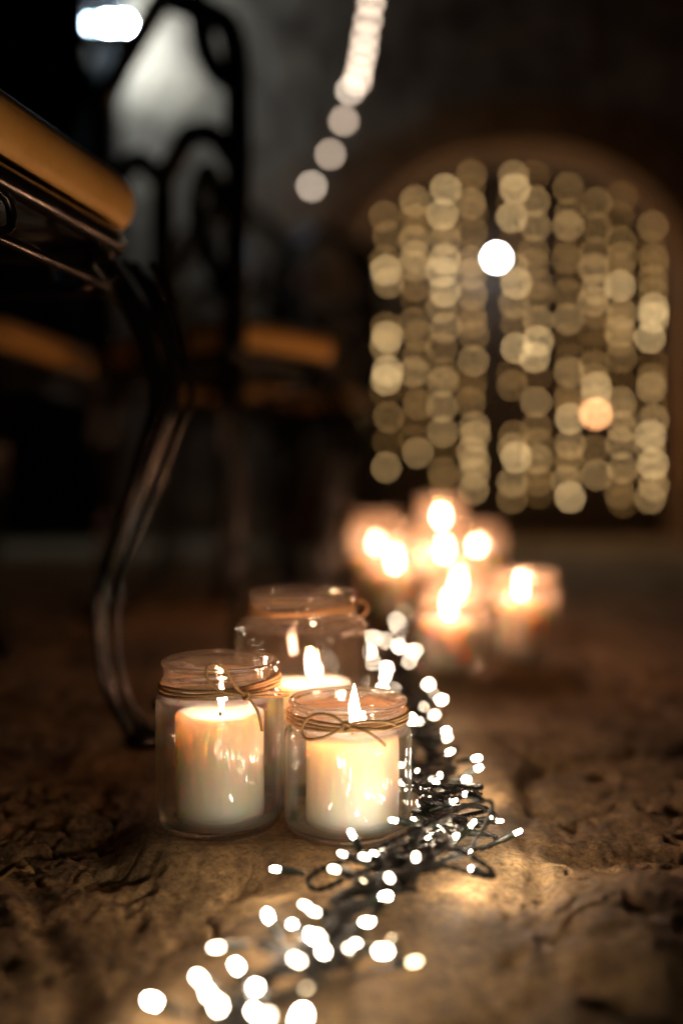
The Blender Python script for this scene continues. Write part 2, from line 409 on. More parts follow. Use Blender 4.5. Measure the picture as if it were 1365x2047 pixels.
# arch stones, one mesh: the surround of the doorway
mb = MB()
random.seed(3)
rows = [(-.1+.30*i, .28) for i in range(4)]
for sgn in (-1, 1):
    for z0, hh in rows:
        wv = random.uniform(.16,.24); a = AX+sgn*(AHW-.006); b = AX+sgn*(AHW+wv)
        box(mb, (min(a,b), WY-.035-random.uniform(0,.01), z0), (max(a,b), WY+.2, min(z0+hh, SPR)))
nv = 17
for k in range(nv):
    a0 = PI*k/nv+.006; a1 = PI*(k+1)/nv-.006; e = random.uniform(.17,.21); f = WY-.035-random.uniform(0,.012)
    p = [arch(a0,-.006), arch(a1,-.006), arch(a1,e), arch(a0,e)]
    mb.add([(x,f,z) for x,z in p]+[(x,WY+.2,z) for x,z in p], [(0,1,2,3),(7,6,5,4),(0,4,5,1),(1,5,6,2),(2,6,7,3),(3,7,4,0)])
o = mb.build('arch_surround', ARCHST, wall, smooth=False)
# double door in the arch
dr = thing('double_door', 'dark plank double door set back inside the arched doorway', 'door', (AX, WY+.34, 0))
MIDX = X(986, WY+.34)
for s in (0, 1):
    x0, x1 = (AX-AHW, MIDX-.008) if s == 0 else (MIDX+.008, AX+AHW)
    mb = MB(); n = 5
    for k in range(n):
        a = x0+(x1-x0)*k/n+.003; b = x0+(x1-x0)*(k+1)/n-.003
        def tz(x): 
            c = max(-1, min(1, (x-AX)/AHW)); return SPR+RISE*math.sqrt(max(0,1-c*c))-.004
        m = 6; pts = [(a, .0),(b, .0)]+[(b+(a-b)*q/m, tz(b+(a-b)*q/m)) for q in range(m+1)]
        y0 = WY+.33; y1 = WY+.37; nn = len(pts)
        mb.add([(x,y0,z) for x,z in pts]+[(x,y1,z) for x,z in pts],
               [tuple(range(nn)), tuple(range(2*nn-1,nn-1,-1))]+[(i2,(i2+1)%nn,nn+(i2+1)%nn,nn+i2) for i2 in range(nn)])
    lf = mb.build('door_leaf', WOOD, dr, smooth=False)
    for z in (.35, 1.05):
        m2 = MB(); box(m2, (x0+.03, WY+.318, z), (x1-.03, WY+.331, z+.06)); m2.build('strap_hinge', IRON, lf, smooth=False)
    m2 = MB(); hx = MIDX+(-.06 if s == 0 else .06)
    tube(m2, [Vector((hx+.03*math.cos(t), WY+.322, .85+.03*math.sin(t))) for t in np.linspace(0,2*PI,16,endpoint=False)], .006, 6, True)
    m2.build('ring_handle', IRON, lf)
# added black door, put here to keep the left of the wall dark
DARKW = princ('shade_black', (.006,.005,.004), .85, **{'Specular IOR Level': .12})  # near-black colour stands in for the darkness left of the lamp
dd = thing('added_dark_door', 'made-up black door added to darken the left part of the back wall', 'door', (-1.9, WY, 0))
mb = MB()
for k in range(8): box(mb, (-2.75+.215*k, WY-.05, .0), (-2.75+.215*k+.209, WY-.012, 2.35))
mb.build('door_leaf', DARKW, dd, smooth=False)
mb = MB(); box(mb, (-2.87,WY-.08,0),(-2.76,WY-.002,2.47)); box(mb, (-1.02,WY-.08,0),(-.95,WY-.002,2.47)); box(mb, (-2.759,WY-.08,2.36),(-1.021,WY-.002,2.47))
mb.build('added_door_frame', DARKW, dd, smooth=False)
mb = MB(); tube(mb, [(-1.2,WY-.052,1.0),(-1.2,WY-.10,1.0),(-1.2,WY-.11,1.02),(-1.2,WY-.10,1.16),(-1.2,WY-.052,1.17)], .008, 8); mb.build('added_door_handle', IRON, dd)

# ------------------------------------------------------------------ wall lamp, cool white
COOL = emis('lamp_cool', (.55,.78,1.0), 900)
COOL2 = emis('lamp_cool_soft', (.88,.93,1.0), 5)
def ball(mb, c, r, seg=16, rings=10, sz=1.0):
    prof = [(max(1e-4, r*math.sin(PI*k/rings)), -r*sz*math.cos(PI*k/rings)) for k in range(rings+1)]
    lathe(mb, prof, c, seg, caps=False)
LPX = P(205, 20, 4.0)
lamp = thing('wall_lamp', 'black iron wall lamp with two cool white globes above the chairs', 'wall lamp', (LPX.x, WY, LPX.z))
mb = MB()
tube(mb, catmull([(LPX.x+.04,WY-.012,LPX.z+.25),(LPX.x+.04,WY-.10,LPX.z+.27),(LPX.x+.04,WY-.24,LPX.z+.20),(LPX.x+.04,4.12,LPX.z+.10)]), .009, 8)
tube(mb, catmull([(LPX.x,4.12,LPX.z+.04),(LPX.x,4.12,LPX.z+.09),(LPX.x+.04,4.12,LPX.z+.11),(LPX.x+.060,4.12,LPX.z+.09),(LPX.x+.060,4.12,LPX.z+.04)]), .008, 8)
box(mb, (LPX.x, WY-.014, LPX.z+.16), (LPX.x+.08, WY-.001, LPX.z+.34))
mb.build('bracket', IRON, lamp)
mb = MB(); box(mb, (LPX.x-.052,3.98,LPX.z-.20),(LPX.x-.046,WY-.083,LPX.z+.22)); box(mb, (LPX.x-.045,3.98,LPX.z+.20),(LPX.x+.12,WY-.083,LPX.z+.206)); box(mb, (LPX.x-.045,3.88,LPX.z-.126),(LPX.x+.13,4.08,LPX.z-.120)); mb.build('light_block_plates', IRON, lamp, smooth=False)  # added plates that keep the lamp's light off the left side and floor
for dx, z in ((0,0),(.060,0)):
    mb = MB(); ball(mb, (LPX.x+dx,4.12,LPX.z+z), .014); mb.build('globe', COOL, lamp)

# ------------------------------------------------------------------ string lights hanging in the arch
BC = (1,.62,.25)
BM = [emis('bulb_bright', (1,.67,.30), 8.6), emis('bulb_mid', (1,.62,.25), 4.6), emis('bulb_dim', (1,.57,.20), 2.6), emis('bulb_faint', (1,.52,.16), 1.3)]
def bulb_mesh(name, r, m):
    mb = MB(); ball(mb, (0,0,0), r, 12, 8, 1.1)
    o = bpy.data.meshes.new(name); o.from_pydata(mb.v, [], mb.f); o.materials.append(m)
    o.polygons.foreach_set('use_smooth', [True]*len(o.polygons)); return o
BR = .0098
BME = [bulb_mesh('bulb', BR, m) for m in BM]
def add_bulb(me, parent, loc, name='bulb'):
    return link(bpy.data.objects.new(name, me), parent, loc)
CABT = princ('clear_cable', (.05,.04,.03), .4)
cols = [(772,432,930),(831,402,925),(886,378,968),(944,350,1000),(1027,352,1015),(1071,352,1022),(1137,376,992),(1190,405,962),(1240,392,1002),(1303,452,985)]
ordn = ['leftmost','second from the left','third from the left','just left of the dark gap','just right of the dark gap','sixth from the left','seventh from the left','eighth from the left, sparse','ninth from the left','rightmost']
CYp = 4.22
random.seed(21)
for (px, y0, y1), nm in zip(cols, ordn):
    top = P(px, y0-50, CYp); st = thing('light_string', 'string of round warm bulbs in the arch, %s' % nm, 'string lights', top, 'bulb strings hanging in the arch')
    pts = [top]; y = y0
    if px in (1137,1190): gaps = [(845,885)]
    elif px in (1027,): gaps = [(790,860)]
    elif px == 772: gaps = [(590,610)]
    else: gaps = []
    while y < y1+14:
        if not any(a < y < b for a, b in gaps):
            q = P(px+random.uniform(-5,5), y, CYp+random.uniform(-.02,.02))
            tone = random.choices((0,1,2,3), (3,6,6,4))[0]
            add_bulb(BME[tone], st, q); pts.append(q+Vector((0,.014,0)))
        y += random.choice((18,25,32,40,50))
    mb = MB(); tube(mb, catmull(pts, 3), .0018, 5); mb.build('cable', CABT, st)
# cold white lamp and a small orange one between the strings
lt = thing('lantern', 'single brilliant cold white lamp hanging at the dark gap of the door', 'lamp', P(992,515,4.36))
mb = MB(); ball(mb, P(992,515,4.36), .014); mb.build('globe', emis('lamp_white', (.92,.96,1.0), 190), lt)
mb = MB(); q = P(992,515,4.36); tube(mb, [q+Vector((0,0,.014)), q+Vector((0,0,.6)), q+Vector((0,.27,.62))], .003, 6); lathe(mb, [(.006,.012),(.011,.014),(.010,.03),(.004,.036)], q, 12); mb.build('hanger', IRON, lt)
lt = thing('lantern', 'small dull orange lamp low among the bulb strings at right', 'lamp', P(1190,827,4.36))
mb = MB(); ball(mb, P(1190,827,4.36), .018); mb.build('globe', emis('lamp_orange', (1,.42,.17), 16), lt)
mb = MB(); q = P(1190,827,4.36); tube(mb, [q+Vector((0,0,.018)), q+Vector((0,0,.3)), q+Vector((0,.27,.31))], .003, 6); lathe(mb, [(.006,.016),(.010,.018),(.009,.034),(.003,.038)], q, 12); mb.build('hanger', IRON, lt)

# overhead string sweeping from above down to the back wall
ov = [(748,-60,3.0),(746,-28,3.05),(742,4,3.1),(736,40,3.15),(730,72,3.2),(727,98,3.25),(722,122,3.3),(717,146,3.35),(715,162,3.4),(700,180,3.5),(687,241,3.7),(660,308,3.9),(623,372,4.1)]
WARM2 = [bulb_mesh('bulb', .0115, emis('bulb_rosy', (1,.76,.57), 6.5)), bulb_mesh('bulb', .011, emis('bulb_rosy_dim', (1,.80,.62), 9))]
st = thing('light_string', 'overhead string of pinkish white bulbs sweeping down to the back wall', 'string lights', P(623,372,4.1))
pts = [Vector((.25,1.6,2.4)), Vector((.16,2.4,1.95))]
for px, py, Z in ov:
    q = P(px,py,Z); add_bulb(WARM2[1 if py > 350 or py == 180 else 0], st, q); pts.append(q+Vector((0,.012,.004)))
pts.append(Vector((pts[-1].x-.02, WY-.002, pts[-1].z+.03)))
mb = MB(); tube(mb, catmull(pts, 4), .0018, 5); mb.build('cable', CABT, st)

# ------------------------------------------------------------------ jars and candles
def jar_profile(j):
    r, h, nr, sh = j['r'], j['h'], j['nr'], j['sh']; t = .0026; big = j.get('big')
    po = [(.0005,.0022),(r*.55,.0020),(r*.74,.0004),(r*.80,.0),(r*.86,.0008),(r*.93,.0035),(r*.975,.0075),(r*.995,.013),(r,.019)]
    n = 10
    for k in range(1,n): po.append((r, .019+(sh-.019-.004)*k/n))
    if big or j['h'] > .13:    # rounded shoulders
        for k in range(0,9):
            a = k/8*PI/2; po.append((nr+(r-nr)*math.cos(a)**.8 if k < 8 else nr, sh-.012+(.020)*math.sin(a)))
        z0 = sh+.010
    else:
        po += [(r,sh-.004),(r*.992,sh-.0015),(r*.965,sh+.001),(nr*1.03,sh+.0025),(nr*1.005,sh+.0035)]
        z0 = sh+.005
    zt = h
    n = 26
    for k in range(n+1): po.append((nr, z0+(zt-.004-z0)*k/n))
    po += [(nr+.0012,zt-.0036),(nr+.0018,zt-.0022),(nr+.0013,zt-.0007),(nr-.0002,zt),(nr-.0016,zt-.0006)]
    ins = []
    n = 12
    for k in range(n+1): ins.append((nr-t, zt-.003-(zt-.003-z0)*k/n))
    if big or j['h'] > .13:
        for k in range(8,-1,-1):
            a = k/8*PI/2; ins.append((nr-t+(r-nr)*math.cos(a)**.8 if k < 8 else nr-t, sh-.013+(.019)*math.sin(a)))
    else: ins += [(nr*1.0-t,sh+.002),(r*.985-t,sh-.002),(r-t,sh-.005)]
    for k in range(1,n): ins.append((r-t, sh-.006-(sh-.006-.018)*k/n))
    ins += [(r-t,.018),(r*.985-t,.0125),(r*.93-t,.0085),(r*.80-t,.0062),(r*.4,.0056),(.0005,.0054)]
    return po+ins, z0, zt
def make_jar(j):
    c = Vector((j['x'], j['y'], 0)); lab = JL[j['k']][0]
    t = thing('glass_jar', lab, 'glass jar', c, 'glass jars holding candles')
    prof, z0, zt = jar_profile(j); nr = j['nr']; ph = random.uniform(0,6)
    starts = 3; rise = .0085*starts
    def fn(a, z, r):
        if z < z0 or z > zt-.003 or r < nr-.0006: return 0
        s = (z-z0)/(zt-.004-z0)
        u = ((z-z0) - (a+ph)/(2*PI)*rise) % .0085/.0085
        amp = .0015*min(1, s*6)*min(1, (1-s)*6)
        part = .5+.5*math.tanh(5*math.sin(a*3+ph+z*600))
        return amp*math.exp(-((u-.5)/.17)**2)*(.45+.55*part)
    mb = MB(); lathe(mb, prof, c, 144 if j['det'] else 48, fn, caps=False)
    mb.build('jar_body', glass_mat('jar_glass_'+j['k'], j['sh']) if j['det'] else GLASS, t)
    # ---- candle
    q = c+Vector((j['fx'],0,.0060)); cr, ct = j['cr'], j['ct']-.006
    cd = thing('candle', JL[j['k']][1], 'candle', q, 'lit pillar candles')
    pr = [(.0004,0),(cr*.9,0),(cr*.985,.0006),(cr,.003)]+[(cr, .003+(ct-.008)*k/8) for k in range(1,8)]+[(cr,ct-.005),(cr*.992,ct-.003),(cr*.96,ct-.0012),(cr*.90,ct-.0002),(cr*.82,ct-.0006),(cr*.6,ct-.0024),(cr*.3,ct-.0034),(.0004,ct-.0037)]
    def cf(a, z, r): return .00025*math.sin(3*a+z*60+ph)+(.0005*math.sin(2*a+ph) if z > ct-.006 else 0)
    mb = MB(); lathe(mb, pr, q, 64, cf, caps=False)
    for iv, p in enumerate(mb.v):
        zz = p[2]-q.z; a_ = math.atan2(p[1]-q.y, p[0]-q.x); rr = math.hypot(p[0]-q.x, p[1]-q.y)/cr
        k_ = max(0, min(1, (zz-(ct-.012))/.008))*rr**2
        mb.v[iv] = (p[0], p[1], p[2]+k_*(.0009*math.sin(2*a_+ph)+.0005*math.sin(5*a_+2*ph)+.0003*math.sin(9*a_)))
    mb.build('wax', WAX, cd)
    mb = MB(); tube(mb, catmull([q+Vector((0,0,ct-.0045)), q+Vector((.0004,0,ct+.002)), q+Vector((.0012,-.0004,ct+.0062)), q+Vector((.0026,-.0008,ct+.0085))],4), .0008, 6); mb.build('wick', WICK, cd)
    fh = j['fh']*(.96 if j['det'] else 1.0); fw = .0036*(fh/.026)
    prf = [(.0002,0),(fw*.55,fh*.05),(fw*.86,fh*.15),(fw*1.0,fh*.28),(fw*.97,fh*.40),(fw*.82,fh*.54),(fw*.6,fh*.68),(fw*.36,fh*.82),(fw*.15,fh*.93),(.0002,fh)]
    mb = MB(); lathe(mb, prf, q+Vector((.0012,-.0004,ct+.0035)), 16, caps=False); mb.build('flame', FLAME, cd)
    return t
random.seed(8)
JO = {j['k']: make_jar(j) for j in JARS}

def fuzz(mb, pts, n, ln, rad):
    for _ in range(n):
        i = random.randrange(1, len(pts)-1); p = pts[i]; d = Vector([random.gauss(0,1) for _ in range(3)]).normalized()
        b = Vector([random.gauss(0,1) for _ in range(3)]).normalized()*.35
        L = random.uniform(.3,1)*ln
        tube(mb, [p, p+d*L*.5+b*L*.2, p+d*L+b*L*.7], rad, 3)
def wraps(j, z, turns=3, r_off=.0006, tilt=0.0):
    c = Vector((j['x'], j['y'], 0)); pts = []
    n = 90
    for k in range(int(turns*n)+1):
        a = 2*PI*k/n; lay = k/n
        zz = z+.0021*(lay-turns/2)+.0006*math.sin(2.3*a+lay*3)+tilt*math.cos(a)
        rr = j['nr']+.0021+.0005*math.sin(lay*7+a*3)
        pts.append(c+Vector((rr*math.cos(a), rr*math.sin(a), zz)))
    return pts
def twine_on(j, z, bow, turns=3, det=True, tilt=0.0):
    mb = MB(); wp = wraps(j, z, turns, tilt=tilt)
    if det: twist(mb, wp, .00058, .00062, .0042, 3, 6, .0006); fuzz(mb, wp, 170, .007, .00006)
    else: tube(mb, wp[::3], .0011, 6)
    tw = mb.build('twine', TWINE, JO[j['k']])
    if bow:
        mb = MB()
        for path in bow:
            pp = catmull(path, 14)
            if det: twist(mb, pp, .00050, .00056, .0042, 3, 6, .0006); fuzz(mb, pp, 45, .005, .00006)
            else: tube(mb, pp, .0011, 6)
        mb.build('bow', TWINE, tw)
def onjar(j, px, py, off=.004):       # point just proud of the jar's front at this column/row
    Z = j['y']-j['nr']-.002
    for _ in range(4):
        x = X(px, Z); d = max(-1, min(1, (x-j['x'])/(j['nr']+.0025)))
        Z = j['y']-(j['nr']+.0025)*math.sqrt(max(0, 1-d*d))-off
    return P(px, py, Z)
J = {j['k']: j for j in JARS}
a = J['a']; kn = (490,1389)
A = lambda px, py, o=.004: onjar(a, px, py, o)
knot = lambda c: [c+Vector((.0022*math.cos(t)*(1+.2*math.sin(2*t)), -.0012+.0018*math.sin(t*1.5), .0024*math.sin(t))) for t in np.linspace(0, 4*PI, 12)]
bowA = [[A(*kn), A(470,1372,.007), A(450,1340,.010), A(430,1327,.012), A(414,1335,.012), A(416,1360,.010), A(440,1380,.007), A(466,1387,.005), A(*kn)],
        [A(*kn), A(520,1386,.007), A(552,1384,.009), A(578,1388,.010), A(556,1393,.009), A(522,1393,.007), A(*kn)],
        [A(*kn), A(504,1404,.006), A(515,1422,.007), A(520,1440,.007), A(524,1461,.006)],
        knot(A(*kn,.003))]
twine_on(a, .0945, bowA, 3.4, tilt=.0022)
b = J['b']; Bf = lambda px, py, o=.004: onjar(b, px, py, o); kn = (690,1452)
bowB = [[Bf(*kn), Bf(670,1434,.006), Bf(640,1427,.008), Bf(615,1436,.008), Bf(603,1458,.008), Bf(612,1477,.008), Bf(640,1476,.008), Bf(668,1464,.006), Bf(*kn)],
        [Bf(*kn), Bf(712,1444,.006), Bf(748,1442,.007), Bf(778,1445,.008), Bf(788,1452,.008), Bf(768,1459,.008), Bf(730,1457,.007), Bf(*kn)],
        [Bf(*kn), Bf(716,1458,.007), Bf(738,1466,.008), Bf(756,1478,.008), Bf(770,1491,.008)],
        [Bf(*kn), Bf(698,1447,.003), Bf(706,1452,.003)], knot(Bf(*kn,.003))]
twine_on(b, .0755, bowB, 3.2, tilt=-.0006)
c = J['c']; Cf = lambda px, py, o=.004: onjar(c, px, py, o)
Zc = c['y']+.004
bowC = [[P(700,1208,Zc), P(716,1201,Zc), P(731,1205,Zc-.002), P(735,1218,Zc-.004), P(725,1231,Zc-.004), P(706,1232,Zc-.002), P(690,1222,Zc-.01)],
        ]
twine_on(c, .1325, bowC, 2.6, tilt=.001)
for k in 'defghijk': twine_on(J[k], J[k]['sh']+.014 if J[k]['h'] > .13 else J[k]['sh']+.0095, None, 3, det=False)

# ------------------------------------------------------------------ fairy lights on the ground
LED = """806,1226,d 793,1242,d 799,1255 748,1277 771,1281 796,1293 826,1303 817,1323 740,1303 746,1324 773,1335 770,1352 764,1376 788,1376
856,1368 863,1387,d 882,1399 847,1416 823,1438 868,1429,d 837,1445,d 890,1464 894,1475,d 897,1501 952,1516 955,1536 931,1558 879,1550 871,1564
836,1544,d 834,1574 852,1572 804,1530 806,1566 859,1597 838,1608 906,1602 933,1589 980,1634,d 997,1641 1034,1664 787,1640 826,1638 877,1648
944,1647 858,1671 908,1674 916,1662,d 878,1694 932,1702 831,1716 945,1738 773,1694 749,1707 704,1669 729,1713,d 726,1759 778,1755 770,1793
686,1708 552,1738 668,1738 769,1797,d 733,1844 712,1883 785,1881,d 537,1834 589,1851 610,1810,d 628,1823,d 640,1873 622,1875 645,1908 593,1919
693,1900,d 765,1902 827,1923 433,1894,d 475,1934 400,1958 511,1974 418,1990 436,2011 307,2003 494,2019 528,2037 601,2037 610,1981,d 560,2090 470,2110 380,2100 330,2160 520,2180"""
random.seed(14)
SP = [(1200,780),(1240,790),(1350,790),(1450,845),(1570,862),(1620,880),(1660,880),(1700,840),(1760,770),(1810,700),(1870,655),(1920,600),(1980,490),(2060,470),(2200,420)]
def spine(py): return float(np.interp(py, [s[0] for s in SP], [s[1] for s in SP]))
fl = thing('fairy_lights', 'tangled dark fairy light cable with lit warm white LEDs lying beside the jars', 'fairy lights', (0,.5,0))
leds = []
for tok in LED.split():
    q = tok.split(','); px, py = float(q[0]), float(q[1]); dim = len(q) > 2
    hmax = .034 if 1560 < py < 1760 else .022
    h = random.uniform(.008, hmax)
    if (px, py) in ((1034,1664),(997,1641)): h = .012
    if (px, py) == (933,1589): h = .045
    if (px, py) in ((945,1738),(827,1923),(307,2003),(552,1738)): h = .008
    if py < 1390: h = random.uniform(.01,.045)
    for _ in range(40):
        Z = (H-h)*F/(py-HY); p = P(px,py,Z)
        if all(math.hypot(p.x-j['x'], p.y-j['y']) > j['r']+.006 for j in JARS) and p.z > gh(p.x,p.y)+.004: break
        h += .003
    leds.append((p, dim, px, py))
def led_mesh():
    mb = MB(); r = .0012
    lathe(mb, [(.0003,.0030),(r*.6,.0028),(r*.95,.0020),(r,.0010),(r,-.0022)], (0,0,0), 10, caps=False)
    me = bpy.data.meshes.new('led_bulb'); me.from_pydata(mb.v,[],mb.f); me.polygons.foreach_set('use_smooth',[True]*len(me.polygons)); return me
LM = led_mesh(); LM.materials.append(LEDM); LMD = led_mesh(); LMD.materials.append(LEDD); LMN = led_mesh(); LMN.materials.append(LEDN); LMF = led_mesh(); LMF.materials.append(LEDF)
mb = MB(); r = .0023
lathe(mb, [(.0004,-.0168),(.0014,-.0165),(.0016,-.012),(.0021,-.0105),(r,-.0100),(r,-.0042),(.0026,-.0040),(.0026,-.0022),(.0019,-.0021),(.0019,-.0020)], (0,0,0), 12, caps=False)
SM = bpy.data.meshes.new('socket'); SM.from_pydata(mb.v,[],mb.f); SM.polygons.foreach_set('use_smooth',[True]*len(SM.polygons)); SM.materials.append(LEDBODY)
bases = []
for p, dim, px, py in leds:
    sx = spine(py)+random.uniform(-25,25)
    tgt = P(sx, py, p.y)+Vector((0, random.uniform(-.03,.03), -random.uniform(.004,.02)))
    d = tgt-p
    if (px,py) == (1034,1664): d = Vector((-1,-.05,.12))
    elif (px,py) == (997,1641): d = Vector((-1,.3,-.05))
    elif (px,py) == (933,1589): d = Vector((-.35,-.25,-1))
    elif (px,py) == (787,1640): d = Vector((1,-.1,-.12))
    elif (px,py) == (704,1669): d = Vector((.5,-.4,-.8))
    elif (px,py) == (552,1738): d = Vector((1,-.1,-.1))
    if d.length < .012 or random.random() < .25: d = Vector((random.uniform(-1,1), random.uniform(-.6,1), random.uniform(-.6,.1)))
    d.normalize(); bp_ = p+d*.017
    zz = gh(bp_.x,bp_.y)+.003
    if bp_.z < zz: d = (Vector((bp_.x,bp_.y,zz))-p).normalized(); bp_ = p+d*.017
    for j in JARS:
        if math.hypot(bp_.x-j['x'], bp_.y-j['y']) < j['r']+.004:
            d = Vector((p.x-j['x'], p.y-j['y'], -.1*abs(p.z))).normalized(); bp_ = p+d*.017
    s = link(bpy.data.objects.new('socket', SM), fl, p)
    s.rotation_mode = 'QUATERNION'; qq = (-d).to_track_quat('Z','Y'); s.rotation_quaternion = qq
    l_ = bpy.data.objects.new('led_bulb', (LMF if random.random() < .4 else LMD) if dim else random.choices((LM, LMN, LMD, LMF), (0 if py < 1400 else 50, 28 if py > 1400 else 70, 20, 6))[0]); C.objects.link(l_); l_.parent = s
    bases.append((bp_, d))
bases.sort(key=lambda t: -t[0].y)
def clear(p):
    for j in JARS:
        dx, dy = p.x-j['x'], p.y-j['y']; d = math.hypot(dx,dy); m = j['r']+.004
        if d < m: p = Vector((j['x']+dx/d*m, j['y']+dy/d*m, p.z))
    return Vector((p.x, p.y, max(p.z, gh(p.x,p.y)+.0022)))
cab = MB()
def cable(ctrl, ph):
    pp = [clear(p) for p in catmull(ctrl, 7)]
    twist(cab, pp, .00085, .00088, .011, 2, 6, .0016, ph)
prev = None; ctrl = []
for bp_, d in bases:
    if ctrl and (bp_-ctrl[-1]).length > .03:
        m = (bp_+ctrl[-1])/2+Vector([random.uniform(-.012,.012) for _ in range(3)]); m.z = abs(m.z); ctrl.append(m)
    ctrl.append(bp_+d*.004)
cable([p for p in ctrl], 0)
for lane in range(8):       # more runs of the same cable through the tangle
    ctrl = []; y = 2200 if lane < 6 else 1790
    py = 1215 if lane < 4 else 1545
    while py < y:
        px = spine(py)+random.gauss(0, 36 if 1540 < py < 1800 else 24)
        h = random.uniform(.003,.03) if 1560 < py < 1760 else random.uniform(.003,.016)
        Z = (H-h)*F/(py-HY); ctrl.append(P(px,py,Z))
        py += random.uniform(8,24)*(1 if py > 1500 else .6)
    cable(ctrl, lane)
cab.build('cable', CABLE, fl)

# ------------------------------------------------------------------ chairs
PROF = [(1,0),(.912,.022),(.794,.037),(.716,.040),(.618,.026),(.510,.011),(.402,-.006),(.314,-.016),(.216,-.014),(.118,-.004),(.049,.014),(.012,.026)]
def leg(mb, top, foot, out, face=None):
    """cast cabriole leg: web with two raised ribs and a back flange"""
    o = Vector((out[0], out[1], 0)).normalized(); f_ = Vector(((face or out)[0], (face or out)[1], 0)).normalized(); s = Vector((-f_.y, f_.x, 0)); pts = []
    for zf, off in PROF:
        b = Vector(foot).lerp(Vector(top), zf); b.z = zf*top[2]+(1-zf)*foot[2]; pts.append(b+o*(off-.008*(1-zf)**4))
    pts = catmull(pts, 8)
    wd = lambda t: 1.25-.5*min(1,t*1.3)+(.5*max(0,(t-.86)/.14))
    m = len(pts)-1
    for sg in (-1,1):
        tube(mb, [p+s*sg*.0085*wd(k/m)+f_*.004 for k, p in enumerate(pts)], lambda t: .0024*(.8+.3*wd(t)), 8)
    tube(mb, [p-f_*.010 for p in pts], lambda t: .0048*wd(t), 8)
    tube(mb, [p-f_*.014*wd(k/m)-o*(.008+.012*max(0,1-k/m*2.2)) for k, p in enumerate(pts)], lambda t: .0050*wd(t)+.005*max(0,1-t*2), 8)
    for k in range(0, m, 1):       # web between spine and flange
        pass
    f = pts[-1]
    lathe(mb, [(.004,-.004),(.017,-.003),(.020,.003),(.016,.009),(.006,.013)], (f.x,f.y,foot[2]+.003), 16)
    tube(mb, catmull([f+o*.012+Vector((0,0,.012)), f+o*.020+Vector((0,0,.018)), f+o*.018+Vector((0,0,.030)), f+o*.006+Vector((0,0,.030))],5), .0055, 8)
def rounded(poly, r, n=6):
    out = []; m = len(poly)
    for i in range(m):
        p = Vector(poly[i]); a = (Vector(poly[i-1])-p); b = (Vector(poly[(i+1)%m])-p); a.normalize(); b.normalize()
        for k in range(n+1):
            t = k/n; u = p+a*r*(1-t)**2*1.0+b*r*t**2*1.0; out.append(u)
    return out
def inset(poly, c, d):
    return [p+(c-p).normalized()*d for p in poly]
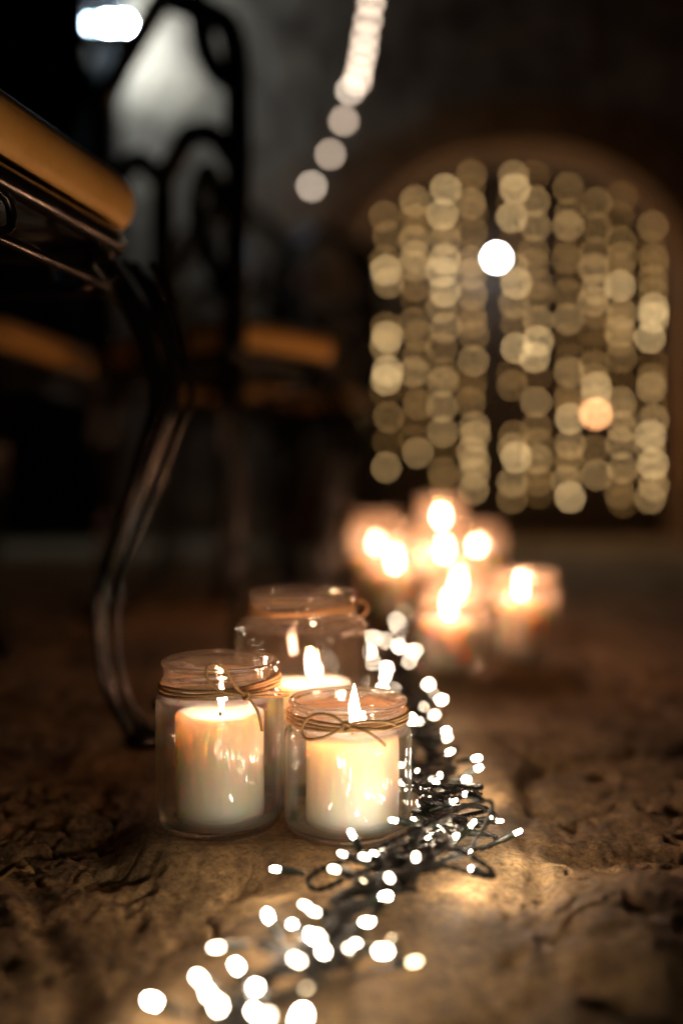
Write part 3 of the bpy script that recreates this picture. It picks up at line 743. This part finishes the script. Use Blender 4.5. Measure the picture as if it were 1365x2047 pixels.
def chair(cor, label, sz=.43, th=.043, back=True, hb=.95, extra=None, zoff=0, feet=None):
    """cor: back-left, back-right, front-right, front-left in plan"""
    cor = [Vector((x,y,0)) for x,y in cor]; c = sum(cor, Vector())/4
    t = thing('iron_chair', label, 'chair', (c.x,c.y,0), 'cast iron chairs with ochre seat pads')
    mb = MB(); ring = rounded(cor, .055)
    lay = [(.006,0),(.0,.006),(-.004,.018),(-.003,th-.014),(.004,th-.005),(.016,th)]
    v = []; f = []; n = len(ring)
    for d, z in lay:
        for p in inset(ring, c, d): v.append((p.x,p.y,sz+z))
    for i in range(len(lay)-1):
        for k in range(n): f.append((i*n+k, i*n+(k+1)%n, (i+1)*n+(k+1)%n, (i+1)*n+k))
    f.append(tuple(range(n))[::-1]); v.append((c.x,c.y,sz+th+.004)); q = len(v)-1; b = (len(lay)-1)*n
    for k in range(n): f.append((b+k, b+(k+1)%n, q))
    mb.add(v, f); mb.build('seat', PAD, t)
    mb = MB(); rr = [p+Vector((0,0,sz-.014)) for p in inset(ring, c, .012)]; tube(mb, rr, .009, 8, True)
    pv = [p for p in inset(ring, c, .014)]; npv = len(pv)
    mb.add([(p.x,p.y,sz-.013) for p in pv]+[(p.x,p.y,sz-.003) for p in pv], [tuple(range(npv))[::-1], tuple(range(npv,2*npv))]+[(k,(k+1)%npv,npv+(k+1)%npv,npv+k) for k in range(npv)])
    r2 = [p+Vector((0,0,sz-.050)) for p in inset(ring, c, .018)]; tube(mb, r2, .0045, 6, True)
    for i in range(4):       # scroll brackets in the apron
        a_, b_ = cor[i], cor[(i+1)%4]; dv = (b_-a_)
        for q in (.12,.5,.88):
            p = a_+dv*q; p = p+(c-p).normalized()*.016; u = dv.normalized()
            tube(mb, [p+u*(.018*math.cos(w_))+Vector((0,0,sz-.033+.014*math.sin(w_))) for w_ in np.linspace(0,2*PI,12,endpoint=False)], .004, 6, True)
    mb.build('seat_frame', IRON, t)
    for i, p in enumerate(cor):
        o = (p-c).normalized(); tp = p-o*.03; tp = Vector((X(272,.855), .855, 0)) if feet and feet.get(i) else tp; mb = MB()
        ft = Vector(feet[i]) if feet and feet.get(i) else Vector((p.x+o.x*.005, p.y+o.y*.005, 0))
        g_ = gh(ft.x, ft.y); oo = (1,-.15) if feet and feet.get(i) else o
        leg(mb, (tp.x,tp.y,sz-.02), (ft.x,ft.y,g_), oo, (.5,-.85) if feet and feet.get(i) else None); mb.build('leg', IRON, t)
    if back:
        A_, B_ = cor[0], cor[1]
        def q(u, z): p = A_.lerp(B_, u); return Vector((p.x,p.y,z))
        mb = MB()
        tube(mb, catmull([q(.03,sz-.02),q(.0,.6),q(.0,.78),q(.03,.88),q(.16,.93),q(.34,hb+.02),q(.5,hb+.05),q(.66,hb+.02),q(.84,.93),q(.97,.88),q(1,.78),q(1,.6),q(.97,sz-.02)],8), .019, 10)
        mb.build('back_frame', IRON, t)
        mb = MB()
        for m in (0,1):
            g2 = (lambda u,z: q(u,z)) if m == 0 else (lambda u,z: q(1-u,z))
            if m == 0: tube(mb, catmull([g2(.0,.82),g2(.10,.83),g2(.20,.88),g2(.25,.95),g2(.27,hb+.02)],8), .018, 8)
            tube(mb, catmull([g2(.02,.70),g2(.14,.745),g2(.30,.765),g2(.42,.735),g2(.5,.70),g2(.5,.60),g2(.44,.52),g2(.34,sz)],8), .018, 8)
            if m == 0: tube(mb, catmull([g2(.04,.50),g2(.16,.56),g2(.26,.64),g2(.20,.70),g2(.12,.66),g2(.15,.62)],8), .014, 8)
        if extra: extra(mb, q)
        mb.build('scrollwork', IRON, t)
    return t
# nearest chair: right side runs away from the camera, its front leg near the jars
fx, fy = FOOT
chair([(-.72,.52),(-.62,.90),(-.163,.845),(-.250,.44)], 'black cast iron chair nearest the camera, its curved leg beside the front jars', sz=.437, feet={2:(fx,fy,0)})
chair([(-.15,1.44),(-.42,1.74),(-.24,1.99),(.0,1.62)], 'chair with scrolled iron back in front of the lit wall, behind the front leg', hb=.95)
chair([(-.93,1.55),(-.93,1.98),(-.44,1.95),(-.49,1.42)], 'iron chair at the left edge, partly behind the nearest chair', hb=.97)
chair([(-.46,2.75),(-.14,2.70),(-.13,2.36),(-.44,2.38)], 'dim iron chair in the back row, seen between the front chairs')
chair([(.10,2.95),(-.22,3.1),(-.12,2.62),(.03,2.52)], 'dim iron chair in the back row, nearest the candle jars')

# ------------------------------------------------------------------ potted fir in the dark corner
random.seed(77)
fb = P(610,1080,3.85); fb.z = gh(fb.x, fb.y)
ft = thing('potted_fir', 'dark potted fir with red baubles in the corner left of the arch', 'tree', fb)
mb = MB(); lathe(mb, [(.10,0),(.115,.02),(.14,.22),(.155,.225),(.155,.26),(.135,.262),(.13,.235),(.0005,.23)], fb, 28); mb.build('pot', noisy('clay_pot',(.10,.05,.03),(.2,.1,.06),20), ft)
mb = MB(); tube(mb, [fb+Vector((0,0,.2)), fb+Vector((.01,0,.7)), fb+Vector((0,0,1.32))], lambda t: .022*(1-t)+.004, 8); mb.build('trunk', WOOD, ft)
mb = MB()
for k in range(70):
    z = random.uniform(.32,1.28); L = .30*(1.34-z)/1.02+.04; a_ = random.uniform(0,2*PI)
    p0 = fb+Vector((0,0,z)); p1 = p0+Vector((math.cos(a_)*L, math.sin(a_)*L, -.12*L+.02))
    tube(mb, [p0,p1], .003, 4)
    for s in range(46):
        t_ = random.uniform(.1,1); p = p0.lerp(p1,t_); d = ((p1-p0).normalized()*.7+Vector([random.gauss(0,.6) for _ in range(3)])).normalized()*random.uniform(.02,.04)
        n_ = d.orthogonal().normalized()*.0016
        mb.add([p-n_, p+n_, p+d], [(0,1,2)])
mb.build('foliage', noisy('fir_green',(.015,.03,.014),(.04,.07,.03),14), ft, smooth=False)
RED = princ('red_bauble', (.35,.01,.01), .65)
for px, py in ((598,398),(560,470),(650,455),(610,560)):
    mb = MB(); q = P(px,py,3.72); q.x = min(max(q.x, fb.x-.2), fb.x+.2); ball(mb, q, .025); mb.build('bauble', RED, ft)

# ------------------------------------------------------------------ dry leaf at the left edge
q = P(16,1722,.60); z = gh(q.x,q.y)+.003; mb = MB(); v = []; f = []
for i_ in range(9):
    for k in range(7):
        u = i_/8-.5; s = (k/6-.5)*math.cos(u*PI)**.6*.6 if abs(u) < .5 else 0
        v.append((q.x-.002+u*.034+.002*math.sin(k*2.1), q.y+s*.03, z+.004+.005*math.sin(u*5)+.006*abs(s)*2+.0015*math.sin(i_*2.4+k)))
for i_ in range(8):
    for k in range(6): f.append((i_*7+k, (i_+1)*7+k, (i_+1)*7+k+1, i_*7+k+1))
mb.add(v,f); lf = mb.build('dry_leaf', noisy('leaf_brown',(.35,.20,.07),(.6,.42,.2),60), origin=(q.x,q.y,z))
tag(lf, 'small curled dry leaf on the stones at the left edge', 'leaf')
